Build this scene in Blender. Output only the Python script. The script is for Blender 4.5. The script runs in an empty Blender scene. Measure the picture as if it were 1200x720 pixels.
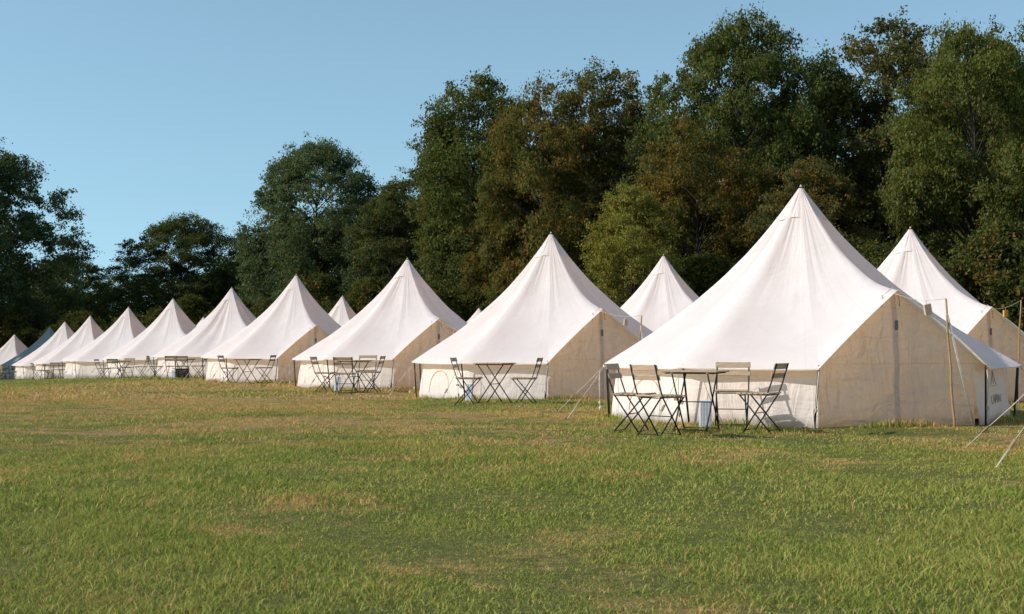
import bpy, math, random
import numpy as np
from mathutils import Vector, Matrix, noise as mnoise
R = math.radians
rng = np.random.default_rng(11)
random.seed(5)
scene = bpy.context.scene
col = scene.collection

# ------------------------------------------------------------------ camera
F = 1667.0
CAMZ = 0.97
cam_d = bpy.data.cameras.new('camera'); cam = bpy.data.objects.new('camera', cam_d); col.objects.link(cam)
cam_d.sensor_width = 36; cam_d.lens = 36 * F / 1200
cam_d.dof.use_dof = True; cam_d.dof.focus_distance = 21; cam_d.dof.aperture_fstop = 11
cam_d.clip_end = 5000; cam_d.clip_start = 0.1
cam.location = (0, 0, CAMZ)
cam.rotation_euler = (R(90) + math.atan(45 / F), 0, 0)
scene.camera = cam

def gz(x, y):
    """height of the meadow"""
    x = np.asarray(x, float); y = np.asarray(y, float)
    s = np.clip(-x - 9.5, 0, 60)
    z = -0.04 * s * s / (s + 2) - 0.004 * np.clip(y - 20, 0, 90)
    z = z + 0.018 * np.sin(x * 0.9 + 1.3) * np.sin(y * 0.55) + 0.010 * np.sin(x * 2.3 + y * 1.7)
    return z

def at(px, d):
    X = (px - 600) / F * d
    return (X, d, float(gz(X, d)))

# ------------------------------------------------------------------ helpers
def link(o, parent=None):
    col.objects.link(o)
    if parent is not None:
        o.parent = parent
    return o

def tag(o, label=None, cat=None, group=None, kind=None):
    if label: o['label'] = label
    if cat: o['category'] = cat
    if group: o['group'] = group
    if kind: o['kind'] = kind
    return o

def empty(name, loc, rz=0):
    o = bpy.data.objects.new(name, None)
    o.empty_display_size = 0.2
    col.objects.link(o)
    o.location = loc; o.rotation_euler = (0, 0, rz)
    return o

def children(o):
    return [c for c in bpy.data.objects if c.parent is o]

def copy_tree(o, parent=None):
    c = o.copy(); col.objects.link(c)
    if parent is not None: c.parent = parent
    for ch in children(o): copy_tree(ch, c)
    return c

def np_mesh(name, V, Fc, mat=None, smooth=False, fattr=None):
    """fast mesh from arrays; Fc (n,3) or (n,4)"""
    V = np.asarray(V, np.float32); Fc = np.asarray(Fc, np.int32)
    me = bpy.data.meshes.new(name)
    n, k = Fc.shape
    me.vertices.add(len(V)); me.vertices.foreach_set('co', V.ravel())
    me.loops.add(n * k); me.loops.foreach_set('vertex_index', Fc.ravel())
    me.polygons.add(n); me.polygons.foreach_set('loop_start', np.arange(0, n * k, k, dtype=np.int32))
    me.polygons.foreach_set('loop_total', np.full(n, k, np.int32))
    if smooth: me.polygons.foreach_set('use_smooth', np.ones(n, bool))
    if fattr:
        for an, arr in fattr.items():
            a = me.attributes.new(an, 'FLOAT', 'FACE'); a.data.foreach_set('value', np.asarray(arr, np.float32))
    me.update(calc_edges=True)
    if mat: me.materials.append(mat)
    return me

class MB:
    """collects boxes, bars and tubes into one mesh"""
    def __init__(s): s.v = []; s.f = []; s.sm = []
    def box(s, c, size, rot=None, bev=0.0):
        hx, hy, hz = (q / 2 for q in size)
        b0 = len(s.v)
        b = min(bev, hx * .9, hy * .9, hz * .9)
        if b <= 0:
            pts = [(x, y, z) for x in (-hx, hx) for y in (-hy, hy) for z in (-hz, hz)]
            fs = [(0, 1, 3, 2), (4, 6, 7, 5), (0, 4, 5, 1), (2, 3, 7, 6), (0, 2, 6, 4), (1, 5, 7, 3)]
        else:
            pts = []; fs = []; idx = {}
            for ix in (-1, 1):
                for iy in (-1, 1):
                    for iz in (-1, 1):
                        for ax in range(3):
                            p = [ix * (hx - b), iy * (hy - b), iz * (hz - b)]
                            p[ax] = (ix, iy, iz)[ax] * (hx, hy, hz)[ax]
                            idx[(ix, iy, iz, ax)] = len(pts); pts.append(tuple(p))
            for ax in range(3):
                o1, o2 = [a for a in range(3) if a != ax]
                for sg in (-1, 1):
                    q = []
                    for a_, b_ in ((-1, -1), (1, -1), (1, 1), (-1, 1)):
                        k = [0, 0, 0]; k[ax] = sg; k[o1] = a_; k[o2] = b_
                        q.append(idx[(k[0], k[1], k[2], ax)])
                    fs.append(tuple(q))
            for ax in range(3):
                o1, o2 = [a for a in range(3) if a != ax]
                for s1 in (-1, 1):
                    for s2 in (-1, 1):
                        k = [0, 0, 0]; k[o1] = s1; k[o2] = s2
                        ka = list(k); ka[ax] = -1; kb = list(k); kb[ax] = 1
                        fs.append((idx[(*ka, o1)], idx[(*kb, o1)], idx[(*kb, o2)], idx[(*ka, o2)]))
            for ix in (-1, 1):
                for iy in (-1, 1):
                    for iz in (-1, 1):
                        fs.append(tuple(idx[(ix, iy, iz, a)] for a in range(3)))
        for p in pts:
            p = Vector(p)
            if rot is not None: p = rot @ p
            s.v.append((p.x + c[0], p.y + c[1], p.z + c[2]))
        for f in fs: s.f.append(tuple(i + b0 for i in f)); s.sm.append(False)
        return s
    def tube(s, pts, r, n=6, cap=True):
        pts = [Vector(p) for p in pts]
        rs = r if isinstance(r, (list, tuple)) else [r] * len(pts)
        b0 = len(s.v); prev = None
        for i, p in enumerate(pts):
            t = (pts[min(i + 1, len(pts) - 1)] - pts[max(i - 1, 0)]).normalized()
            if prev is None:
                u = t.orthogonal().normalized()
            else:
                u = (prev - t * prev.dot(t)).normalized()
            prev = u; w = t.cross(u)
            for k in range(n):
                a = 2 * math.pi * k / n
                q = p + (u * math.cos(a) + w * math.sin(a)) * rs[i]
                s.v.append(tuple(q))
        for i in range(len(pts) - 1):
            for k in range(n):
                a = b0 + i * n + k; b = b0 + i * n + (k + 1) % n
                s.f.append((a, b, b + n, a + n)); s.sm.append(True)
        if cap:
            s.f.append(tuple(b0 + k for k in range(n))[::-1]); s.sm.append(False)
            e = b0 + (len(pts) - 1) * n
            s.f.append(tuple(e + k for k in range(n))); s.sm.append(False)
        return s
    def grid(s, P, smooth=True):
        """P: rows x cols x 3"""
        b0 = len(s.v); nr, nc = P.shape[:2]
        s.v += [tuple(map(float, q)) for q in P.reshape(-1, 3)]
        for i in range(nr - 1):
            for j in range(nc - 1):
                a = b0 + i * nc + j
                s.f.append((a, a + 1, a + nc + 1, a + nc)); s.sm.append(smooth)
        return s
    def mesh(s, name, mat):
        me = bpy.data.meshes.new(name); me.from_pydata(s.v, [], s.f)
        me.polygons.foreach_set('use_smooth', s.sm); me.update()
        if mat: me.materials.append(mat)
        return me
    def build(s, name, mat, parent=None):
        return link(bpy.data.objects.new(name, s.mesh(name, mat)), parent)

# ------------------------------------------------------------------ materials
class NT:
    def __init__(s, name):
        s.m = bpy.data.materials.new(name); s.m.use_nodes = True
        s.t = s.m.node_tree; s.t.nodes.clear()
        s.out = s.n('ShaderNodeOutputMaterial')
    def n(s, typ, **kw):
        nd = s.t.nodes.new(typ)
        for k, v in kw.items(): setattr(nd, k, v)
        return nd
    def set(s, nd, i, v):
        if v is None: return
        if hasattr(v, 'is_output') or isinstance(v, bpy.types.NodeSocket): s.t.links.new(v, nd.inputs[i])
        else: nd.inputs[i].default_value = v
    def math(s, op, a, b=None, c=None, clamp=False):
        nd = s.n('ShaderNodeMath', operation=op, use_clamp=clamp)
        s.set(nd, 0, a); s.set(nd, 1, b); s.set(nd, 2, c); return nd.outputs[0]
    def mix(s, f, a, b, blend='MIX'):
        nd = s.n('ShaderNodeMix', data_type='RGBA', blend_type=blend)
        s.set(nd, 0, f)
        s.set(nd, 6, (*a, 1) if isinstance(a, tuple) and len(a) == 3 else a)
        s.set(nd, 7, (*b, 1) if isinstance(b, tuple) and len(b) == 3 else b)
        return nd.outputs[2]
    def noise(s, vec, scale, detail=3, rough=.55, dist=0.0):
        nd = s.n('ShaderNodeTexNoise'); s.set(nd, 'Vector', vec); nd.inputs['Scale'].default_value = scale
        nd.inputs['Detail'].default_value = detail; nd.inputs['Roughness'].default_value = rough
        nd.inputs['Distortion'].default_value = dist
        return nd.outputs[0]
    def ramp(s, v, lo, hi, a=0.0, b=1.0, smooth=True):
        nd = s.n('ShaderNodeMapRange', interpolation_type='SMOOTHSTEP' if smooth else 'LINEAR')
        s.set(nd, 0, v); nd.inputs[1].default_value = lo; nd.inputs[2].default_value = hi
        nd.inputs[3].default_value = a; nd.inputs[4].default_value = b; return nd.outputs[0]
    def mapping(s, vec, scale):
        nd = s.n('ShaderNodeMapping'); s.set(nd, 0, vec); nd.inputs['Scale'].default_value = scale; return nd.outputs[0]
    def bump(s, h, strength, dist):
        nd = s.n('ShaderNodeBump'); nd.inputs['Strength'].default_value = strength; nd.inputs['Distance'].default_value = dist
        s.set(nd, 'Height', h); return nd.outputs[0]
    def principled(s, color, rough=.6, normal=None, spec=.3, metallic=0.0):
        nd = s.n('ShaderNodeBsdfPrincipled'); s.set(nd, 'Base Color', (*color, 1) if isinstance(color, tuple) and len(color) == 3 else color)
        s.set(nd, 'Roughness', rough); nd.inputs['Specular IOR Level'].default_value = spec; nd.inputs['Metallic'].default_value = metallic
        if normal is not None: s.set(nd, 'Normal', normal)
        return nd.outputs[0]
    def cloth(s, color, tcolor, f, normal=None):
        d = s.n('ShaderNodeBsdfDiffuse'); s.set(d, 0, color); d.inputs['Roughness'].default_value = .6
        t = s.n('ShaderNodeBsdfTranslucent'); s.set(t, 0, tcolor)
        if normal is not None: s.set(d, 'Normal', normal); s.set(t, 'Normal', normal)
        m = s.n('ShaderNodeMixShader'); s.set(m, 0, f); s.t.links.new(d.outputs[0], m.inputs[1]); s.t.links.new(t.outputs[0], m.inputs[2])
        return m.outputs[0]
    def end(s, sh): s.t.links.new(sh, s.out.inputs[0]); return s.m

def m_canvas(name, base, tcol, tf, kind):
    t = NT(name)
    tc = t.n('ShaderNodeTexCoord').outputs['Object']
    sep = t.n('ShaderNodeSeparateXYZ'); t.set(sep, 0, tc)
    z = sep.outputs[2]
    big = t.noise(tc, 1.3, 3); fine = t.noise(tc, 9, 4, .6)
    c = t.mix(t.ramp(big, .35, .7), base, tuple(q * .93 for q in base))
    c = t.mix(t.ramp(fine, .45, .8, 0, .2), c, tuple(q * .9 for q in base))
    if kind == 'roof':
        # angular folds that run from the apex down the panels
        ang = t.math('ARCTAN2', sep.outputs[1], sep.outputs[0])
        cmb = t.n('ShaderNodeCombineXYZ'); t.set(cmb, 0, t.math('MULTIPLY', ang, 5.0)); t.set(cmb, 1, t.math('MULTIPLY', z, .5))
        fold = t.noise(cmb.outputs[0], 1.6, 3, .5, .3)
        top = t.ramp(z, 1.0, 2.9, .25, 1.0)
        cross = t.noise(t.mapping(tc, (1, 1, 3.2)), 1.7, 4, .55, .8)
        h = t.math('ADD', t.math('MULTIPLY', fold, t.math('MULTIPLY', top, .55)), t.math('MULTIPLY', cross, .32))
        # stitched seams down every gore
        sm = t.math('FRACT', t.math('MULTIPLY', ang, 20 / (2 * math.pi)))
        seam = t.math('LESS_THAN', t.math('ABSOLUTE', t.math('SUBTRACT', sm, .5)), .012)
        c = t.mix(t.math('MULTIPLY', seam, .07), c, (.45, .40, .36))
        stain = t.noise(t.mapping(tc, (1, 1, .35)), 2.4, 5, .7)
        c = t.mix(t.ramp(stain, .58, .8, 0, .10), c, (.62, .56, .50))
        nrm = t.bump(h, .55, .12)
    else:
        dirt = t.math('ADD', z, t.math('MULTIPLY', t.noise(tc, 6, 4, .65), .22))
        c = t.mix(t.ramp(dirt, .09, .27, .75, 0.0), c, (.36, .33, .27))
        seam = t.math('LESS_THAN', t.math('ABSOLUTE', t.math('SUBTRACT', z, .75)), .006)
        if kind == 'door':
            c = t.mix(t.math('MULTIPLY', seam, .35), c, (.35, .26, .18))
        stain = t.noise(t.mapping(tc, (1, 1, .4)), 3.4, 5, .7)
        c = t.mix(t.ramp(stain, .55, .8, 0, .10), c, tuple(q * .78 for q in base))
        fold = t.noise(t.mapping(tc, (2.2, 2.2, .7)), 1.8, 4, .55, 1.2)
        fold2 = t.noise(t.mapping(tc, (.8, .8, 2.6)), 2.0, 3, .5, 1.5)
        nrm = t.bump(t.math('ADD', fold, t.math('MULTIPLY', fold2, .6)), .85 if kind == 'door' else .45, .14 if kind == 'door' else .10)
    return t.end(t.cloth(c, tcol, tf, nrm))

def m_simple(name, color, rough=.6, metallic=0., var=.25, scale=20, spec=.3):
    t = NT(name); tc = t.n('ShaderNodeTexCoord').outputs['Object']
    nz = t.noise(tc, scale, 4, .6)
    c = t.mix(t.ramp(nz, .3, .75), color, tuple(q * (1 - var) for q in color))
    return t.end(t.principled(c, rough, t.bump(nz, .2, .004), spec, metallic))

def m_wood(name, a, b, vec_scale=(3, 30, 30)):
    t = NT(name); tc = t.n('ShaderNodeTexCoord').outputs['Object']
    oi = t.n('ShaderNodeObjectInfo').outputs['Random']
    g = t.noise(t.mapping(tc, vec_scale), 3, 5, .6, .6)
    c = t.mix(t.ramp(g, .3, .75), a, b)
    c = t.mix(t.math('MULTIPLY', oi, .28), c, tuple(q * .55 for q in b))
    return t.end(t.principled(c, .7, t.bump(g, .3, .003), .25))

M = {}
M['roof'] = m_canvas('white cotton canvas', (.95, .90, .885), (1.0, .64, .31, 1), .36, 'roof')
M['wall'] = m_canvas('cream cotton wall', (.96, .88, .825), (.98, .78, .57, 1), .28, 'wall')
M['door'] = m_canvas('sand cotton door', (1.0, .872, .795), (1.0, .91, .81, 1), .56, 'door')
M['cap'] = m_canvas('white cotton cap', (.95, .90, .89), (.9, .6, .3, 1), .3, 'roof')
M['iron'] = m_simple('black painted steel', (.018, .018, .02), .5, .2)
M['rope'] = m_simple('white rope', (.55, .48, .39), .9)
M['runner'] = m_simple('wooden runner', (.30, .19, .11), .7)
M['slat'] = m_wood('weathered wood slat', (.56, .41, .27), (.37, .265, .175), (30, 3, 30))
M['slat_x'] = m_wood('weathered wood slat along', (.56, .41, .27), (.37, .265, .175), (3, 30, 30))
M['bamboo'] = m_wood('bamboo', (.42, .27, .12), (.26, .155, .065), (30, 30, 3))
M['tagwood'] = m_wood('pale ply tag', (.72, .50, .36), (.62, .40, .27), (20, 20, 3))
M['tagorange'] = m_wood('orange ply tag', (.72, .34, .09), (.62, .28, .07), (20, 20, 3))
M['zip'] = m_canvas('zip tape', (.74, .65, .585), (.95, .84, .74, 1), .42, 'door')
M['zipdark'] = m_simple('grey toggle', (.20, .185, .17), .8)
M['piping'] = m_simple('tan piping', (.60, .47, .34), .9)
M['ink'] = m_simple('grey ink', (.44, .41, .38), .9)
M['sheet'] = m_simple('pale groundsheet', (.72, .66, .58), .8)
M['shade_tint_roof'] = m_canvas('canvas tinted for shade', (.34, .385, .365), (.40, .45, .41, 1), .15, 'roof')  # grey green tone carries the tree shade in the cloth colour
M['shade_tint_wall'] = m_canvas('grey green wall', (.32, .36, .36), (.40, .44, .42, 1), .15, 'wall')
M['white_plastic'] = m_simple('white plastic', (.72, .72, .70), .4)
M['wicker'] = m_simple('brown wicker', (.20, .12, .06), .8, 0, .6, 60)

def m_cells():
    t = NT('blue cells'); tc = t.n('ShaderNodeTexCoord').outputs['Object']
    sep = t.n('ShaderNodeSeparateXYZ'); t.set(sep, 0, tc)
    fx = t.math('FRACT', t.math('MULTIPLY', t.math('ADD', sep.outputs[0], 1.0), 27))
    line = t.math('LESS_THAN', fx, .22)
    fz = t.math('LESS_THAN', t.math('FRACT', t.math('MULTIPLY', sep.outputs[2], 16)), .08)
    c = t.mix(t.math('MAXIMUM', t.math('MULTIPLY', line, .6), t.math('MULTIPLY', fz, .3)), (.27, .295, .33), (.66, .67, .68))
    return t.end(t.principled(c, .35, None, .4))
M['cells'] = m_cells()

def patches(t, pos):
    """shared by meadow soil and grass: 0 = fresh green, 1 = straw"""
    sep = t.n('ShaderNodeSeparateXYZ'); t.set(sep, 0, pos)
    x, y = sep.outputs[0], sep.outputs[1]
    n1 = t.noise(pos, .23, 4, .6, .4); n2 = t.noise(pos, 1.1, 4, .65, .5); n3 = t.noise(pos, 5.0, 3, .6)
    v = t.math('ADD', t.math('MULTIPLY', n1, .55), t.math('ADD', t.math('MULTIPLY', n2, .50), t.math('MULTIPLY', n3, .22)))
    b1 = t.ramp(y, 7.0, 19.0, -.07, .030)
    b2 = t.ramp(y, 38.0, 50.0, -.05, -.20)
    left = t.ramp(x, -6.0, 1.5, .045, 0.0)
    mid = t.math('MULTIPLY', left, t.ramp(y, 14, 22, 0, 1))
    v = t.math('ADD', v, t.math('ADD', mid, t.math('ADD', b1, b2)))
    return t.ramp(v, .535, .69)

def m_meadow():
    t = NT('meadow'); pos = t.n('ShaderNodeNewGeometry').outputs['Position']
    p = patches(t, pos)
    n = t.noise(pos, 18, 4, .7); n2 = t.noise(pos, 70, 3, .7)
    g = t.mix(t.ramp(n, .3, .7), (.10, .115, .026), (.235, .24, .058))
    s = t.mix(t.ramp(n, .3, .7), (.40, .235, .09), (.58, .39, .17))
    c = t.mix(p, g, s)
    c = t.mix(t.ramp(n2, .35, .7, .45, 0), c, (.07, .065, .025))
    # bare reddish earth in a few worn spots
    e = t.ramp(t.noise(pos, .9, 3, .6, .8), .70, .78)
    c = t.mix(t.math('MULTIPLY', e, .6), c, (.17, .088, .045))
    return t.end(t.principled(c, .95, t.bump(t.math('ADD', n, n2), .8, .05), .1))

def m_grass():
    t = NT('grass blades'); geo = t.n('ShaderNodeNewGeometry'); pos = geo.outputs['Position']
    a = t.n('ShaderNodeAttribute', attribute_name='tint').outputs['Fac']
    p = patches(t, pos)
    g = t.mix(a, (.185, .212, .040), (.46, .455, .120))
    g = t.mix(t.ramp(t.noise(pos, .8, 3, .6), .42, .72), g, t.mix(a, (.125, .180, .030), (.33, .39, .080)))
    s = t.mix(a, (.46, .27, .09), (.68, .455, .19))
    # straw probability rises in dry patches; some dry blades everywhere
    k = t.math('GREATER_THAN', t.math('ADD', t.math('MULTIPLY', p, .68), .09), t.n('ShaderNodeAttribute', attribute_name='dry').outputs['Fac'])
    c = t.mix(k, g, s)
    d = t.n('ShaderNodeBsdfDiffuse'); t.set(d, 0, c)
    tr = t.n('ShaderNodeBsdfTranslucent'); t.set(tr, 0, c)
    m = t.n('ShaderNodeMixShader'); m.inputs[0].default_value = .35
    t.t.links.new(d.outputs[0], m.inputs[1]); t.t.links.new(tr.outputs[0], m.inputs[2])
    return t.end(m.outputs[0])

def m_leaf():
    t = NT('leaves')
    oi = t.n('ShaderNodeObjectInfo'); tc = t.n('ShaderNodeTexCoord').outputs['Object']
    a = t.n('ShaderNodeAttribute', attribute_name='tint').outputs['Fac']
    base = oi.outputs['Color']; br = oi.outputs['Alpha']
    n = t.noise(tc, .35, 3, .6, .3)
    c = t.mix(a, t.mix(1.0, base, (.75, .75, .65), 'MULTIPLY'), t.mix(1.0, base, (1.9, 1.8, 1.6), 'MULTIPLY'))
    bm = t.math('GREATER_THAN', t.math('ADD', t.math('MULTIPLY', t.ramp(n, .4, .66), br), t.math('MULTIPLY', br, .45)),
                t.n('ShaderNodeAttribute', attribute_name='dry').outputs['Fac'])
    c = t.mix(bm, c, t.mix(a, (.12, .072, .020), (.24, .15, .04)))
    d = t.n('ShaderNodeBsdfDiffuse'); t.set(d, 0, c)
    tr = t.n('ShaderNodeBsdfTranslucent'); t.set(tr, 0, t.mix(1.0, c, (1.25, 1.3, .7), 'MULTIPLY'))
    m = t.n('ShaderNodeMixShader'); m.inputs[0].default_value = .38
    t.t.links.new(d.outputs[0], m.inputs[1]); t.t.links.new(tr.outputs[0], m.inputs[2])
    return t.end(m.outputs[0])
M['meadow'] = m_meadow(); M['grass'] = m_grass(); M['leaf'] = m_leaf()
M['bark'] = m_simple('bark', (.05, .040, .030), .95, 0, .5, 6)

# ------------------------------------------------------------------ sky and sun
SUN_AZ, SUN_EL = R(-79), R(30.5)      # measured from towards-the-camera, negative = left
sdir = Vector((math.sin(SUN_AZ) * math.cos(SUN_EL), -math.cos(SUN_AZ) * math.cos(SUN_EL), math.sin(SUN_EL)))
sl = bpy.data.lights.new('sun', 'SUN'); sl.energy = 5.0; sl.angle = R(.5); sl.color = (1.0, .93, .86)
so = bpy.data.objects.new('sun', sl); col.objects.link(so)
so.rotation_euler = sdir.to_track_quat('Z', 'Y').to_euler(); so.location = (-20, -10, 30)
w = bpy.data.worlds.new('World'); scene.world = w; w.use_nodes = True
nt = w.node_tree; bg = nt.nodes['Background']
sky = nt.nodes.new('ShaderNodeTexSky'); sky.sky_type = 'NISHITA'; sky.sun_disc = False
sky.sun_elevation = SUN_EL
sky.sun_rotation = math.atan2(sdir.x, sdir.y)
sky.air_density = 1.0; sky.dust_density = .4; sky.ozone_density = 2.2; sky.altitude = 100
tint = nt.nodes.new('ShaderNodeMix'); tint.data_type = 'RGBA'; tint.blend_type = 'MULTIPLY'; tint.inputs[0].default_value = 1
tint.inputs[7].default_value = (1.09, 1.36, 1.20, 1)
tcw = nt.nodes.new('ShaderNodeTexCoord'); vm = nt.nodes.new('ShaderNodeVectorMath'); vm.operation = 'ADD'
vm.inputs[1].default_value = (0, 0, .135); vn = nt.nodes.new('ShaderNodeVectorMath'); vn.operation = 'NORMALIZE'
nt.links.new(tcw.outputs['Generated'], vm.inputs[0]); nt.links.new(vm.outputs[0], vn.inputs[0]); nt.links.new(vn.outputs[0], sky.inputs[0])
hs = nt.nodes.new('ShaderNodeHueSaturation'); hs.inputs['Saturation'].default_value = .87
nt.links.new(sky.outputs[0], tint.inputs[6]); nt.links.new(tint.outputs[2], hs.inputs['Color']); nt.links.new(hs.outputs[0], bg.inputs[0])
bg.inputs[1].default_value = .15
scene.view_settings.view_transform = 'Standard'; scene.view_settings.look = 'None'
scene.view_settings.exposure = 0; scene.view_settings.gamma = 1
scene.cycles.max_bounces = 7; scene.cycles.transparent_max_bounces = 4
scene.cycles.diffuse_bounces = 6
scene.cycles.use_denoising = True

# ------------------------------------------------------------------ meadow
def axis(segs):
    out = [segs[0][0]]
    for a, b, st in segs:
        n = max(1, int(round((b - a) / st))); out += list(np.linspace(a, b, n + 1)[1:])
    return np.array(out)
gx = axis([(-1500, -200, 130), (-200, -60, 10), (-60, -30, 2), (-30, 20, .5), (20, 60, 4), (60, 200, 14), (200, 1500, 130)])
gy = axis([(-60, 0, 6), (0, 3, .5), (3, 35, .5), (35, 110, 2.5), (110, 300, 20), (300, 2500, 200)])
GX, GY = np.meshgrid(gx, gy)
GV = np.stack([GX, GY, gz(GX, GY)], -1).reshape(-1, 3)
nr, nc = GX.shape
ii, jj = np.meshgrid(np.arange(nr - 1), np.arange(nc - 1), indexing='ij')
a = (ii * nc + jj).ravel()
GFc = np.stack([a, a + 1, a + nc + 1, a + nc], 1)
g = link(bpy.data.objects.new('meadow', np_mesh('meadow', GV, GFc, M['meadow'], True)))
tag(g, kind='structure')

# ------------------------------------------------------------------ bell tents
H, ZE, RE, RW = 3.16, .70, 2.82, 2.62
DD = 24.0
ST = (360 - 2 * DD) / 9
GA = [-DD + 0.0] + [DD] + [DD + ST * k for k in range(1, 9)]        # guy points, degrees from the door direction
PK = np.array([.05, -2.33, 1.655])
def pol(r, adeg, z): return np.array([r * math.sin(R(adeg)), -r * math.cos(R(adeg)), z])

def eave_r(adeg, Rr, soft):
    k = int((adeg - DD) // ST); k = min(max(k, 0), 8)
    mid = DD + ST * k + ST / 2
    ch = Rr * math.cos(R(ST / 2)) / math.cos(R(adeg - mid))
    return ch * (1 - soft) + Rr * soft

def wob(p, sc, seed):
    return mnoise.noise(Vector((p[0] * sc + seed * 7.3, p[1] * sc - seed * 3.1, p[2] * sc + seed * 1.7)))

def roof_grid(seed, NT_=30, rough=1.0, folds=0.0):
    cols = []
    for i in range(17):                                   # the hood over the door
        u = -1 + i / 8.0
        wv = abs(u)
        E = PK * (1 - wv) + pol(RE, DD if u > 0 else -DD, ZE) * wv
        E[2] += .03 * math.sin(math.pi * wv)
        E[:2] *= 1 + .012 * math.sin(math.pi * wv)
        cols.append((E, 1 - wv, None, u))
    for k in range(9):
        for i in range(1, 9):
            q = i / 8.0; ad = DD + ST * (k + q)
            if k == 8 and i == 8: continue
            r = eave_r(ad, RE, 0.0) - .035 * math.sin(math.pi * q)
            E = pol(r, ad, ZE - .012 * math.sin(math.pi * q))
            cols.append((E, 0, q, 0))
    cols.append(cols[0])
    P = np.zeros((NT_, len(cols), 3))
    for j, (E, wr, q, u_) in enumerate(cols):
        for i in range(NT_):
            t = (i / (NT_ - 1)) ** 1.15
            d0 = 1.65 * t - 1.03 * t * t + .38 * t ** 3
            d1 = 1.713 * t - .625 * t * t - .088 * t ** 3
            ws = wr ** .8
            d = d0 * (1 - ws) + d1 * ws
            rr = .012 + t * (1 - .012 / 2.7)
            p = np.array([E[0] * rr, E[1] * rr, H - (H - E[2]) * d])
            if q is None:                                 # cloth hangs in from the ridge to the poles
                hol = (.10 if u_ > 0 else .022) * math.sin(math.pi * min(1, (1 - wr))) ** 1.2 * math.sin(math.pi * t) ** .9
                L = math.hypot(E[0], E[1]); p[0] -= E[0] / L * hol * .5; p[1] -= E[1] / L * hol * .5; p[2] -= hol * .8
            if q is not None:                             # panels hollow slightly between the ridges
                hol = .045 * math.sin(math.pi * q) * math.sin(math.pi * t) ** .8
                L = math.hypot(E[0], E[1]); p[0] -= E[0] / L * hol * .6; p[1] -= E[1] / L * hol * .6; p[2] -= hol * .7
            if folds and q is not None:
                aa = math.degrees(math.atan2(E[0], -E[1]))
                if 20 < aa < 130 or -70 < aa < -20:
                    fo = folds * max(0, math.sin(R(aa * 20) + 2.2 * t + seed)) ** 2 * math.sin(math.pi * t) ** .6 * (1 if aa > 0 else .35)
                    p[2] -= fo; p[0] -= E[0] * fo * .3; p[1] -= E[1] * fo * .3
            edge = math.sin(math.pi * min(t, .97)) ** .7
            p[2] += rough * (.020 * wob(p, 1.4, seed) + .009 * wob(p, 4.0, seed + 3)) * edge
            if t > .75 and q is not None:                 # little puckers pulled by the guy points
                k_ = (t - .75) / .25
                p[2] += .010 * rough * k_ * math.cos(q * 6 * math.pi) * (abs(q - .5) * 2) ** 2
            P[i, j] = p
    P[:, -1] = P[:, 0]
    return P

def roof_z_at(P, adeg, r):
    q = P.reshape(-1, 3); v = pol(r, adeg, 0)
    d = np.hypot(q[:, 0] - v[0], q[:, 1] - v[1]); return q[np.argmin(d), 2]

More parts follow.
